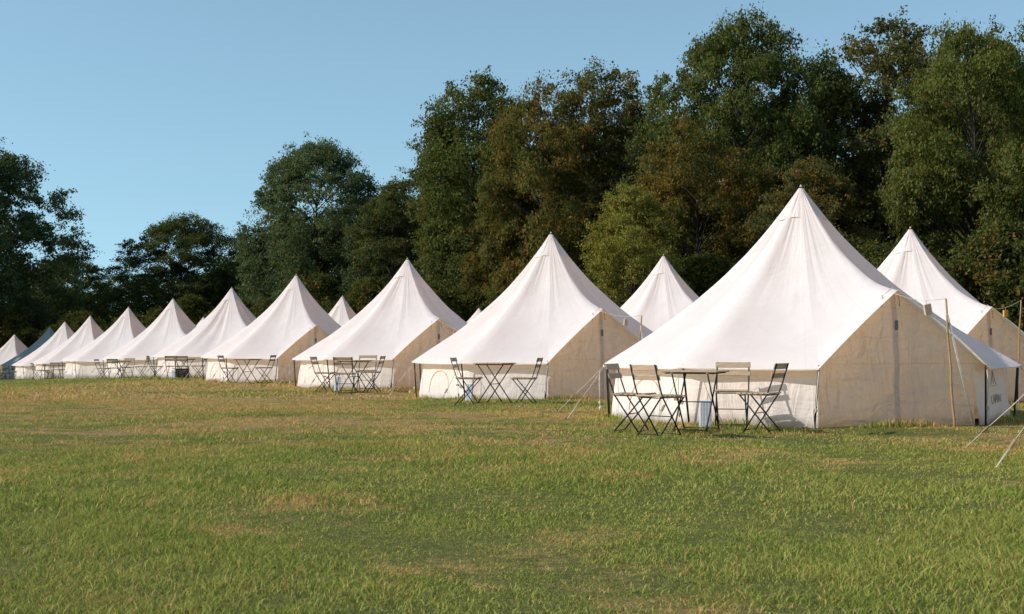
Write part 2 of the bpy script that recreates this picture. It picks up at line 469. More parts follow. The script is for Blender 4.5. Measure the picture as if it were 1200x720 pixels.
def make_tent(seed, rough=1.0, folds=0.0):
    root = empty('bell_tent', (0, 0, 0))
    P = roof_grid(seed, rough=rough, folds=folds)
    mb = MB().grid(P)
    rf = mb.build('roof', M['roof'], root)
    # hem: a doubled strip hanging just under the eave
    hem = np.stack([P[-1], P[-1] * np.array([.999, .999, 1]) - np.array([0, 0, .016])])
    hem = hem[:, 16:]                                      # not across the door
    MB().grid(hem).build('hem', M['cap'], rf)
    # vent cap over the apex with its flared lower edge
    nA = 40; C = np.zeros((7, nA + 1, 3))
    for i in range(7):
        t = i / 6
        for j in range(nA + 1):
            ad = 360 * j / nA
            fl = .5 + .5 * math.cos(R(ad * 5 + 40))
            r = .014 + t * (.31 + .03 * fl)
            q_ = r / RE; z = H - (H - ZE) * (1.65 * q_ - 1.03 * q_ * q_ + .38 * q_ ** 3) + .010
            r += .012
            C[i, j] = pol(r, ad, z)
    cp = MB().grid(C).build('vent_cap', M['cap'], rf)
    # finial knob on the centre pole
    MB().tube([(0, 0, H + .02), (0, 0, H + .035), (0, 0, H + .05)], [.02, .016, .006], 8).build('finial', M['cap'], cp)
    for ad in (-100,):                                  # mesh vents under the cap
        e0, e1, e2 = pol(.345, ad - 9, H - .475), pol(.345, ad + 9, H - .475), pol(.345, ad, H - .40)
        v = MB(); v.grid(np.array([[e0, e1], [e2, e2 + .001]])); v.build('vent', M['tagorange'], rf)
    # wall
    NA = 9 * 12; Wg = np.zeros((10, NA + 1, 3))
    zs = [-.30, -.02, .04, .12, .22, .34, .46, .58, .68, .76]
    for j in range(NA + 1):
        ad = DD + 9 * ST * j / NA
        for i, z in enumerate(zs):
            r = eave_r(ad, RW, .12)
            fr = max(0, min(1, z / .7))
            r += .08 * (1 - fr) ** 1.5 + .012 * math.sin(math.pi * fr)
            pp = pol(r, ad, z)
            r += rough * .034 * wob(pp * np.array([1, 1, .4]), 3.2, seed) * (1 - .6 * fr)
            r += rough * .012 * wob(pp * np.array([1, 1, .25]), 8, seed) * (1 - .4 * fr)
            Wg[i, j] = pol(r, ad, z)
    wl = MB().grid(Wg).build('wall', M['wall'], root)
    # arched window outlines sewn in the wall panels
    for ad0 in (DD + ST * 7.5 - 2, DD + ST * 2.5, DD + ST * 4.5):
        pts = []
        for k in range(17):
            a_ = math.pi * k / 16
            da = math.degrees(.34 * math.cos(a_) / RW); z = .13 + .42 * math.sin(a_) ** .7
            ad = ad0 + da
            pts.append(pol(eave_r(ad, RW, .12) + .08 * (1 - z / .7) ** 1.5 + .022, ad, z))
        MB().tube(pts, .0045, 4).build('window_piping', M['piping'], wl)
    tie = MB(); ad = DD + ST * 8 - 4
    tie.box(pol(RW + .06, ad, .30), (.03, .09, .035)); tie.build('window_tie', M['runner'], wl)
    # added unseen to bounce light onto the door, a pale groundsheet
    gs = np.array([[pol(r_, DD + 9 * ST * j / 36, .05) for j in range(37)] for r_ in (.01, 2.5)])
    MB().grid(gs).build('bounce_sheet', M['sheet'], root)
    # door panel: plain canvas between the two front poles, leaning back to the peak
    NU, NV = 25, 22; Dg = np.zeros((NV, NU, 3))
    bl, br_ = pol(RW + .03, -DD, 0), pol(RW + .03, DD, 0)
    pk = np.array([.05, -2.24, 1.70])
    for j in range(NU):
        u = -1 + 2 * j / (NU - 1); wv = abs(u)
        bot = bl * (1 - (u + 1) / 2) + br_ * (u + 1) / 2
        top = pk * (1 - wv) + np.array([*(br_ if u > 0 else bl)[:2], .80]) * wv
        for i in range(NV):
            v = i / (NV - 1); z = -.30 + (top[2] + .30) * v
            k = max(0, z) / 1.70
            p = np.array([bot[0] + (top[0] - bot[0]) * max(0, z) / top[2], bot[1] + (top[1] - bot[1]) * max(0, z) / top[2], z])
            bulge = math.sin(math.pi * min(1, max(0, z) / max(top[2], .01)))
            p[1] += rough * (.045 * wob(p * np.array([1.2, 1, 1]), 1.7, seed + 9) + .030 * wob(np.array([p[0] * .8 + p[2] * .9, 0, (p[2] - p[0]) * 2.0]), 1.6, seed + 2) + .010 * wob(p, 5, seed)) * (.4 + .6 * bulge) - .02 * bulge + .02
            Dg[i, j] = p
    dp = MB().grid(Dg).build('door_panel', M['door'], root)
    # zip flap and its toggle
    cN = NU // 2
    zf = np.zeros((NV - 3, 3, 3))
    for i in range(NV - 3):
        c0 = Dg[i + 2, cN]
        for k in range(3): zf[i, k] = c0 + np.array([(-.035, 0, .035)[k], -.012 - (.010 if k == 1 else 0), 0])
    z_ = MB().grid(zf).build('zip_flap', M['zip'], dp)
    top = Dg[int(NV * .77), cN]
    MB().box(top + np.array([0.005, -.035, 0]), (.045, .012, .12), bev=.004).build('toggle', M['zipdark'], z_)
    # ties at the peak
    for sx in (-.12, .10):
        MB().tube([(sx, -2.27, 1.595), (sx * 1.1, -2.29, 1.525), (sx * 1.15, -2.28, 1.455)], .008, 5).build('tie', M['rope'], rf)
    # eave poles and guy ropes
    for n, ad in enumerate(GA):
        top = pol(RE - .03, ad, ZE - .005); bot = pol(RE - .10 if n > 1 else RE - .08, ad + (1.5 if n % 2 else -1.5), -.30)
        MB().tube([top + np.array([0, 0, .045]), top, bot], [.007, .013, .013], 6).build('eave_pole', M['iron'], root)
        g0 = pol(RE, ad, ZE)
        if n < 2:                                          # slack rope knotted round the front poles
            pts = [top + pol(.02, ad, -.02), top * .8 + bot * .2 + pol(.035, ad, 0), top * .55 + bot * .45 + pol(.02, ad, 0),
                   top * .5 + bot * .5 + pol(.05, ad - 40, 0), top * .25 + bot * .75 + pol(.045, ad, 0), top * .2 + bot * .8 + pol(.04, ad + 20, 0)]
            rp = MB().tube(pts, .008, 5); k_ = top * .5 + bot * .5 + pol(.03, ad, 0)
            rp.tube([k_ + np.array([0, 0, .03]), k_, k_ - np.array([0, 0, .03])], [.008, .022, .008], 6)
            rp.build('rope', M['rope'], root); continue
        peg = pol(RE + .68 + .12 * math.sin(n * 2.1), ad + 3 * math.sin(n * 1.7), -.02)
        run = g0 * .33 + peg * .67
        side = pol(.022, ad + 90, 0)
        rp = MB().tube([g0, (g0 + run) / 2 - np.array([0, 0, .012]), run], .0042, 5)
        rp.tube([run + side * .6, peg + side * .3], .0042, 5); rp.tube([run - side * .6, peg - side * .3], .0042, 5)
        # loose tail hanging from the eave
        tl = g0 * .88 + peg * .12
        rp.tube([tl, tl - np.array([.01, .01, .22]), tl - np.array([.0, .02, .46])], .005, 4)
        rp.tube([tl - np.array([.0, .02, .44]), tl - np.array([.0, .02, .47]), tl - np.array([.0, .02, .52])], [.006, .024, .006], 6)
        ro = rp.build('guy_rope', M['rope'], root)
        dirv = Vector(peg - g0); rot = dirv.to_track_quat('X', 'Z').to_matrix()
        MB().box(run, (.10, .035, .018), rot, .006).build('runner', M['runner'], ro)
        MB().tube([peg + np.array([0, 0, .05]), peg - np.array([0, 0, .12])], .008, 5).build('peg', M['iron'], ro)
    return root

tentA = make_tent(1, 1.0)
tentB = make_tent(4, 1.35)
tentC = make_tent(8, 0.8)
tentD = make_tent(12, 1.5, .20)
protos = {'A': tentA, 'B': tentB, 'C': tentC, 'D': tentD}; used = set()
GF, GB = 'bell tents in the front row', 'bell tents in the row behind'
# proto, X, depth, apex pixel height (fixes the pitch of each roof), turn, group, label
TENTS = [
 ('A', 3.97, 19.5, 218, 16.5, GF, 'biggest nearest white bell tent at right, sand coloured zipped door, four chairs in front'),
 ('C', .80, 28.3, 273, 21, GF, 'white bell tent left of the biggest one, a table and two chairs before its wall'),
 ('B', -2.60, 35.3, 303, 22, GF, 'white bell tent in mid picture whose table has four chairs crowded round it'),
 ('A', -6.55, 43.0, 322, 22, GF, 'white bell tent left of the mid picture tent, a lone pair of chairs outside'),
 ('D', -10.15, 51.6, 337, 25, GF, 'white bell tent with a brown wicker crate and two chairs outside its wall'),
 ('C', -13.8, 58.0, 350, 24, GF, 'white bell tent just left of the one with the wicker crate outside'),
 ('A', -17.3, 64.0, 360, 22, GF, 'white bell tent with sharp shaded side, its door edge half hidden by the next roof'),
 ('C', -21.5, 72.5, 370, 23, GF, 'small white bell tent, second to the right of the blue shaded tent'),
 ('A', -24.8, 79.0, 377, 24, GF, 'small white bell tent overlapping the right side of the blue shaded tent'),
 ('B', -27.95, 86.0, 383, 22, GF, 'bell tent coloured grey green for tree shade near the left end of the row'),
 ('C', -32.5, 93.0, 392, 22, GF, 'smallest white bell tent at the far left end, left of the shaded one'),
 ('B', 7.24, 11.5, None, 4, GF, 'bell tent at the right edge of which only two guy ropes show in the grass'),
 ('C', 7.55, 27.0, 267, 19, GB, 'white bell tent behind the biggest one at the right edge'),
 ('A', 3.72, 34.6, 299, 22, GB, 'white roof peak showing between the biggest tent and its left neighbour'),
 ('C', -1.45, 62.0, 361, 22, GB, 'tiny white roof peak showing over the slope of a mid picture tent'),
 ('A', -7.45, 62.4, 347, 22, GB, 'white roof peak showing in the gap left of the mid picture tent with crowded chairs'),
 ('C', -16.9, 78.0, 371.5, 22, GB, 'sliver of white roof peeping out behind the far row at left'),
]
tents = []
for key, X, d, apy, turn, grp, lab in TENTS:
    if key not in used: o = protos[key]; used.add(key)
    else: o = copy_tree(protos[key])
    zg = float(gz(X, d))
    o.location = (X, d, zg); o.rotation_euler = (0, 0, R(turn))
    if apy is not None:
        zt = CAMZ + (405 - apy) / F * d
        o.scale = (1, 1, max(.82, min(1.1, (zt - zg) / (H + .03))))
    rr = random.Random(len(tents) * 31 + 7)
    o.scale.x = rr.uniform(.985, 1.02); o.scale.y = rr.uniform(.98, 1.02)
    o.rotation_euler.x = R(rr.uniform(-.7, .7)); o.rotation_euler.y = R(rr.uniform(-.7, .7)) + R(.0)
    if not tents: o.scale.x = o.scale.y = 1.0; o.rotation_euler.x = o.rotation_euler.y = 0
    tag(o, lab, 'tent', grp); tents.append(o)

# tree shade put into the canvas colour of the tent near the left end
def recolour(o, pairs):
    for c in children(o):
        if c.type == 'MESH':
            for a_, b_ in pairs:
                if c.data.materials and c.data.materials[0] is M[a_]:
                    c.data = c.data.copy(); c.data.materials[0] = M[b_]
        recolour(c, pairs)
recolour(tents[9], (('roof', 'shade_tint_roof'), ('cap', 'shade_tint_roof'), ('wall', 'shade_tint_wall'), ('door', 'shade_tint_wall')))

# the worn printed emblem on the wall of the nearest tent
def on_wall(ad, z, out=.03): return pol(eave_r(ad, RW, .12) + .08 * (1 - z / .7) ** 1.5 + out, ad, z)
em = MB()
def stroke(pts, r=.0045): em.tube([on_wall(41.5 + a_ * 1.15, z, .034) for a_, z in pts], r, 4)
stroke([(-3.4, .47), (-1.6, .60), (-1.0, .65), (-.3, .60), (1.6, .47)]); stroke([(-1.7, .56), (-.2, .565)], .004)
stroke([(-2.5, .525), (.7, .53)], .004); stroke([(-1.0, .64), (-.95, .48)], .0035); stroke([(-3.9, .455), (2.1, .46)], .0035)
for a_, pts in ((-4.6, [(1.3, .33), (.3, .33), (0, .28), (.3, .23), (1.3, .23)]), (-2.7, [(0, .235), (.7, .345), (1.4, .24)]), (-2.4, [(0, .275), (.8, .278)]),
                (-.8, [(0, .24), (.1, .345), (.8, .28), (1.5, .345), (1.5, .24)]), (1.4, [(0, .345), (.8, .24), (1.5, .345)]),
                (3.5, [(0, .25), (0, .335)]), (4.4, [(1.2, .335), (.2, .32), (.2, .25), (1.2, .25)])):
    stroke([(a_ + p, z) for p, z in pts])
em.build('printed_emblem', M['ink'], [c for c in children(tents[0]) if c.name.startswith('wall')][0])

# ------------------------------------------------------------------ folding bistro furniture
def make_chair():
    root = empty('folding_chair', (0, 0, 0))          # faces +X
    hw = .20
    for s in (-1, 1):
        y = s * hw
        MB().tube([(-.285, y, .82), (-.215, y, .60), (-.165, y, .46), (.15, y * .96, -.01)], .0095, 6).build('leg', M['iron'], root)
        MB().tube([(.185, y * .88, .445), (-.21, y * .90, -.01)], .0095, 6).build('leg', M['iron'], root)
    for (x, z, k) in ((.12, .035, .95), (-.17, .035, .89), (-.005, .235, .92), (.185, .44, .88), (-.165, .445, 1)):
        MB().tube([(x, -hw * k, z), (x, hw * k, z)], .006, 5).build('stretcher', M['iron'], root)
    se = MB()
    for k in range(6):
        se.box((-.165 + k * .071, 0, .462 + .006 * abs(k - 2.5) / 2.5), (.058, .42, .016), None, .004)
    for s in (-1, 1): se.box((.015, s * .165, .448), (.40, .018, .012))
    se.build('seat', M['slat'], root)
    rot = Matrix.Rotation(-math.atan2(.07, .22), 3, 'Y')
    for z, h in ((.785, .07), (.675, .06)):
        x = -.285 + (.82 - z) / .22 * .07
        b = MB(); b.box((x + .014, 0, z), (.014, .44, h), rot, .004); b.build('back_slat', M['slat'], root)
    return root

def make_table():
    root = empty('folding_table', (0, 0, 0))
    tp = MB()
    for k in range(8): tp.box((0, -.2485 + k * .071, .712), (.68, .061, .018), None, .004)
    for s in (-1, 1): tp.box((s * .22, 0, .696), (.03, .54, .014))
    tp.build('tabletop', M['slat_x'], root)
    fr = MB(); fr.tube([(-.30, -.255, .692), (.30, -.255, .692), (.30, .255, .692), (-.30, .255, .692), (-.30, -.255, .692)], .007, 5)
    fr.build('top_frame', M['iron'], root)
    for s in (-1, 1):
        x = s * .22
        MB().tube([(x, -.25, .69), (x, .25, -.01)], .010, 6).build('leg', M['iron'], root)
        MB().tube([(x * .9, .25, .69), (x * .9, -.25, -.01)], .010, 6).build('leg', M['iron'], root)
    for y, z in ((.245, .02), (-.245, .02), (0, .345)): MB().tube([(-.22, y, z), (.22, y, z)], .007, 5).build('stretcher', M['iron'], root)
    return root

def make_panel():
    root = empty('striped_panel', (0, 0, 0))           # leaning board with blue cells, faces -Y
    b = MB(); b.box((0, .012, .17), (.15, .02, .34), None, .003); b.build('backing', M['white_plastic'], root)
    c = MB(); c.box((0.006, -.001, .17), (.125, .006, .315)); c.build('cell_face', M['cells'], root)
    return root

chair0, table0, panel0 = make_chair(), make_table(), make_panel()
first = {'c': True, 't': True, 'p': True}
def place(kind, px, d, ang, label, group, scale=1.0):
    src = {'c': chair0, 't': table0, 'p': panel0}[kind]
    if first[kind]: o = src; first[kind] = False
    else: o = copy_tree(src)
    o.location = at(px, d); o.rotation_euler = (0, 0, R(ang)); o.scale = (.94,) * 3
    if kind == 'p': o.rotation_euler[0] = R(-6)
    tag(o, label, {'c': 'chair', 't': 'table', 'p': 'panel'}[kind], group)
    return o
CG, TG, PG = 'folding slatted chairs set outside the tents', 'folding slatted tables set outside the tents', 'small blue striped panels leaning outside the tents'
SETS = [
 # nearest tent
 ('c', 742, 15.75, -24, 'leftmost chair at the biggest tent, turned right towards the table'),
 ('c', 774, 15.15, 38, 'chair at the biggest tent with its back to the camera, left of the table'),
 ('c', 857, 16.75, -103, 'chair at the biggest tent behind the table, its pale slatted back against the wall'),
 ('c', 890, 15.85, 150, 'rightmost chair at the biggest tent, dark slats, facing left'),
 ('t', 815, 16.15, -24, 'slatted table standing before the biggest tent, pale panel under its end'),
 ('p', 826, 16.75, -14, 'blue striped panel upright under the table at the biggest tent'),
 # second
 ('c', 549, 23.6, -10, 'left chair of the pair at the tent next to the biggest, facing right'),
 ('c', 615, 23.6, 168, 'right chair of the pair at the tent next to the biggest, facing left'),
 ('t', 580, 23.9, 68, 'folding table between two chairs at the tent next to the biggest'),
 ('p', 549, 24.9, -30, 'blue striped panel leaning behind the left chair of the tent next to the biggest'),
 # third
 ('c', 381, 30.0, -10, 'left chair of the crowded group in mid picture, facing right'),
 ('c', 405, 29.3, 84, 'chair of the crowded mid picture group with its dark back to the camera'),
 ('c', 429, 31.6, -95, 'far chair of the crowded mid picture group, pale top slat showing over the table'),
 ('c', 435, 30.1, 172, 'right chair of the crowded group in mid picture, facing left'),
 ('t', 415, 30.6, 60, 'folding table in the middle of the crowded group of four chairs'),
 ('p', 395, 31.2, -20, 'blue striped panel by the left chair of the crowded mid picture group'),
 # fourth
 ('c', 269, 38.6, -10, 'left chair of the pair left of mid picture, facing right'),
 ('c', 310, 38.6, 170, 'right chair of the pair left of mid picture, facing left'),
 ('t', 290, 38.9, 66, 'folding table between the pair of chairs left of mid picture'),
 # fifth
 ('c', 183, 45.0, 5, 'lone far chair facing right, a little left of the wicker crate'),
 ('c', 203, 46.4, 88, 'left one of two chairs standing back to camera by the wicker crate'),
 ('c', 214, 46.8, 95, 'right one of two chairs standing back to camera by the wicker crate'),
 ('c', 233, 46.6, 178, 'chair facing left right of the wicker crate, far from the camera'),
 ('t', 216, 47.7, 70, 'far folding table behind two chairs by the wicker crate'),
 ('p', 203, 47.5, -20, 'dark blue striped panel left of the wicker crate'),
 # sixth
 ('c', 121, 53.0, -5, 'far chair facing right at the left end of the orange hemmed wall'),
 ('c', 134, 52.4, 90, 'far chair back to camera beside the chair that faces right'),
 ('c', 150, 54.2, -92, 'far chair behind a table with its slatted back against the wall'),
 ('c', 166, 53.0, 178, 'far chair facing left next to the lone chair'),
 ('t', 143, 53.4, 80, 'far folding table amid four chairs by the orange hemmed wall'),
 # eighth / ninth
 ('c', 44, 69.0, 0, 'tiny chair facing right, nearest the blue shaded tent'),
 ('c', 53, 70.2, -90, 'tiny chair behind the table near the blue shaded tent'),
 ('c', 66, 68.0, 90, 'left one of two tiny chairs side by side, backs to camera'),
 ('c', 76, 68.0, 90, 'right one of two tiny chairs side by side, backs to camera'),
 ('c', 91, 68.5, 178, 'tiny chair facing left, right of the two side by side'),
 ('t', 58, 69.2, 20, 'tiny folding table near the blue shaded tent'),
 ('c', 4, 78.0, 60, 'tiny shaded chair at the left edge of the picture'),
 ('c', 20, 78.0, 180, 'tiny shaded chair facing left before the blue shaded tent'),
 ('t', 11, 78.5, 10, 'tiny shaded table at the left edge of the picture'),
]
for k, px, d, ang, lab in SETS:
    place(k, px, d, ang, lab, {'c': CG, 't': TG, 'p': PG}[k])

# wicker crate by the fifth tent
cr = empty('wicker_crate', at(214, 47.9), R(12))
b = MB()
for k in range(6):
    z = .03 + k * .055
    for s in (-1, 1):
        b.box((0, s * .20, z), (.46, .02, .044), None, .006); b.box((s * .22, 0, z), (.02, .38, .044), None, .006)
b.build('side', M['wicker'], cr)
MB().box((0, 0, .335), (.48, .43, .03), None, .008).build('lid', M['wicker'], cr)
tag(cr, 'brown wicker crate behind two chairs by the wall of a far tent', 'crate')

# ------------------------------------------------------------------ bamboo poles with cords and hanging tags
def local_peak(t, dz=0.0, out=.06):
    p = Vector((0, -2.29 - out, 1.615 + dz)); p.z *= t.scale.z
    p.rotate(t.rotation_euler); return p + t.location

def bamboo(px_b, d, top_px, top_y, tent, label, guy=None, sleeve=False):
    bx = Vector(at(px_b, d)); tp = Vector(((top_px - 600) / F * d, d + .05, CAMZ + (405 - top_y) / F * d))
    root = empty('bamboo_pole', bx)
    n = 9; pts = [Vector((0, 0, -.1)).lerp(tp - bx, k / (n - 1)) + Vector((.006 * math.sin(k * 1.9), 0, 0)) for k in range(n)]
    m = MB().tube(pts, [.0155 - .0004 * k for k in range(n)], 8)
    for k in range(1, n - 1): m.tube([pts[k] - Vector((0, 0, .006)), pts[k] + Vector((0, 0, .006))], .0175, 8)
    m.build('cane', M['bamboo'], root)
    if sleeve:
        MB().tube([pts[0], pts[1], pts[2], pts[3]], .0205, 8).build('sleeve', M['iron'], root)
    pk = local_peak(tent) - bx
    e = tp - bx; cs = []
    for k in range(9):
        q = k / 8; c = pk.lerp(e, q); c.z -= .05 * math.sin(math.pi * q); cs.append(c)
    MB().tube(cs, .004, 4).build('cord', M['rope'], root)
    if guy:
        gb = Vector(at(*guy)) - bx; g0 = e.lerp(Vector((0, 0, 0)), .10)
        ru = g0.lerp(gb, .06)
        r_ = MB().tube([g0, ru], .005, 5); r_.tube([ru + Vector((.008, 0, 0)), gb + Vector((.008, 0, 0))], .006, 5); r_.tube([ru - Vector((.008, 0, 0)), gb - Vector((.006, 0, 0))], .006, 5)
        gr = r_.build('guy_rope', M['rope'], root)
        MB().box(ru, (.03, .02, .11), (gb - g0).to_track_quat('Z', 'Y').to_matrix(), .005).build('runner', M['tagwood'], gr)
    tag(root, label, 'pole', 'bamboo poles holding cords to the tent doors')
    return [c + bx for c in cs]

def hang(cs, q, size, tilt, mat, label):
    p = cs[int(round(q * 8))]
    o = empty('hanging_tag', p)
    MB().box((0, 0, -.045 - size[2] / 2), size, None, .004).build('board', mat, o)
    MB().tube([(0, 0, .004), (0, 0, -.05)], .003, 4).build('loop', M['rope'], o)
    o.rotation_euler = (0, R(tilt), R(20))
    tag(o, label, 'tag', 'wooden tags hanging from door cords')

c1 = bamboo(1118, 16.7, 1110, 350, tents[0], 'tall bamboo pole with white rope before the door of the biggest tent', (1141, 16.7))
hang(c1, .62, (.10, .03, .13), -12, M['tagwood'], 'pale wooden tag hanging before the right roof edge of the biggest tent')
c2 = bamboo(744, 25.4, 752, 370, tents[1], 'bamboo pole between the biggest tent and its left neighbour, tag cord on top', (762, 25.0))
hang(c2, .62, (.07, .03, .12), 3, M['tagwood'], 'small pale tag on the cord left of the biggest tent')
c3 = bamboo(556, 32.4, 554, 392, tents[2], 'short looking bamboo pole mostly hidden behind a roof slope in mid picture')
hang(c3, .5, (.07, .03, .12), 0, M['tagorange'], 'small orange tag at the door of the mid picture tent')
c4 = bamboo(1190, 24.6, 1198, 352, tents[12], 'bamboo pole with black lower half at the right edge of the picture', None, True)
hang(c4, .5, (.09, .04, .12), 0, M['tagorange'], 'orange tag on the cord of the tent at the right edge')

# ------------------------------------------------------------------ trees
def crown(seed, Ht, base, Rc, nl, lobe, leaf, per, skew=0.0, gap=0.0, flat=.75, topw=.62):
    """leaf cloud: lobes on the envelope > twigs > leaves. returns mesh arrays, lobe centres"""
    g = np.random.default_rng(seed)
    cz, hz = (Ht + base) / 2, (Ht - base) / 2
    C = []; tries = 0
    while len(C) < nl and tries < 6000:
        tries += 1
        h = g.uniform(-1, 1); th = g.uniform(0, 2 * math.pi)
        prof = max(.05, (1 - abs(h) ** (2.4 if h < 0 else 2.0))) ** topw
        prof *= 1 + .22 * math.sin(2 * th + seed) + .14 * math.sin(3 * th + 2 * h + seed * 1.7)
        q = g.uniform(.22, 1.0) ** .5
        r = Rc * prof * q
        p = np.array([r * math.cos(th) + skew * (h + 1), r * math.sin(th), cz + hz * h * (.93 + .12 * g.random())])
        if all(np.linalg.norm((p - c) / np.array([1, 1, .8])) > lobe * .54 for c, _ in C):
            C.append((p, lobe * g.uniform(.65, 1.15)))
    V, T, D = [], [], []
    P_, N_, Z_, TI = [], [], [], []
    for p, lr in C:
        if g.random() < gap: continue
        nt_ = max(6, int(26 * (lr / lobe) ** 2))
        dirs = g.normal(size=(nt_, 3)); dirs /= np.linalg.norm(dirs, axis=1)[:, None]
        dirs[:, 2] = np.where(dirs[:, 2] < -.55, -dirs[:, 2] * .6, dirs[:, 2])
        rad = lr * g.uniform(.45, 1.12, nt_)
        an0 = g.uniform(.65, 1.3, 3) * np.array([1, 1, flat]); tw = p + dirs * rad[:, None] * an0
        lt = g.uniform(-.16, .16)
        if g.random() < .3: tw[:, 2] += (tw[:, 0] - p[0]) * g.uniform(-.4, .4)
        for k in range(nt_):
            m = int(per * g.uniform(.5, 1.4))
            tr = lr * g.uniform(.22, .40)
            o = g.normal(size=(m, 3)) * np.array([tr, tr, tr * .55]) * .62
            P_.append(tw[k] + o)
            out = tw[k] - p; out = out / (np.linalg.norm(out) + 1e-6)
            n = g.normal(size=(m, 3)) * .75 + out * .55 + np.array([0, 0, .55])
            N_.append(n / np.linalg.norm(n, axis=1)[:, None])
            TI.append(np.clip(.5 + lt + g.uniform(-.16, .16) + g.normal(size=m) * .2, 0, 1))
    P = np.concatenate(P_); N = np.concatenate(N_); tint = np.concatenate(TI)
    m = len(P)
    ref = g.normal(size=(m, 3)); u = np.cross(N, ref); u /= np.linalg.norm(u, axis=1)[:, None]
    v = np.cross(N, u)
    L = leaf * g.uniform(.5, 1.55, m)[:, None]; W = L * g.uniform(.5, .75, m)[:, None]
    V = np.stack([P - u * L * .5, P + v * W * .5 - N * L * .06, P + u * L * .5, P - v * W * .5 - N * L * .06], 1).reshape(-1, 3)
    Fc = np.arange(m * 4).reshape(-1, 4)
    return V, Fc, tint, g.random(m), C

def trunk_mesh(seed, Ht, base, C, r0):
    g = np.random.default_rng(seed + 77)
    mb = MB(); top = Ht * .80
    tr = []
    for k in range(9):
        q = k / 8; tr.append(Vector((.25 * math.sin(q * 3 + seed), .2 * math.cos(q * 2.3 + seed), -.4 + q * (top + .4))))
    mb.tube(tr, [r0 * (1.25 if k == 0 else 1 - .88 * k / 8) for k in range(9)], 8)
    for p, lr in C:
        if g.random() > .42: continue
        p = Vector(p); zt = max(base * .55, min(top * .93, p.z - .45 * math.hypot(p.x, p.y) - .3))
        q = (zt + .4) / (top + .4); i = min(7, int(q * 8)); s = tr[i].lerp(tr[i + 1], q * 8 - i)
        mid = s.lerp(p, .5) + Vector((g.normal() * .2, g.normal() * .2, .25 + g.random() * .25))
        rr = r0 * (.34 - .22 * q)
        mb.tube([s, s.lerp(mid, .5) + Vector((0, 0, .1)), mid, mid.lerp(p, .5) + Vector((g.normal() * .12, g.normal() * .12, .05)), p], [rr, rr * .8, rr * .6, rr * .4, rr * .15], 5, False)
    return mb

SPEC = {   # seed, height, crown base, radius, lobes, lobe size, leaf, leaves per twig
 'oak':   dict(seed=3, Ht=14.5, base=1.9, Rc=4.7, nl=135, lobe=1.22, leaf=0.148, per=41, gap=.03, flat=.9, topw=.5),
 'tall':  dict(seed=14, Ht=15.0, base=2.4, Rc=4.2, nl=112, lobe=1.15, leaf=0.148, per=40, gap=.10, flat=.85, topw=.5),
 'round': dict(seed=21, Ht=12.0, base=1.0, Rc=4.8, nl=130, lobe=1.2, leaf=0.148, per=41, gap=.03, flat=.9, topw=.55),
 'slim':  dict(seed=35, Ht=13.0, base=1.6, Rc=3.5, nl=100, lobe=1.05, leaf=0.141, per=40, gap=.05, flat=.95, topw=.7),
 'wide':  dict(seed=42, Ht=12.5, base=.8, Rc=5.4, nl=150, lobe=1.25, leaf=0.148, per=41, gap=.03, skew=.2, flat=.9, topw=.5),
 'big':   dict(seed=63, Ht=14.5, base=1.2, Rc=6.6, nl=235, lobe=1.3, leaf=0.155, per=40, gap=.0, flat=.9, topw=.5),
 'bush':  dict(seed=52, Ht=4.6, base=.1, Rc=2.7, nl=50, lobe=.80, leaf=0.118, per=46, gap=.0, flat=.85),
}
TM = {}
for k, s in SPEC.items():
    V, Fc, ti, dr, C = crown(**s)
    cm = np_mesh('crown', V, Fc, M['leaf'], False, {'tint': ti, 'dry': dr})
    tm = trunk_mesh(s['seed'], s['Ht'], s['base'], C, .34 if k != 'bush' else .07).mesh('trunk', M['bark'])
    TM[k] = (cm, tm, s['Ht'], s['Rc'])

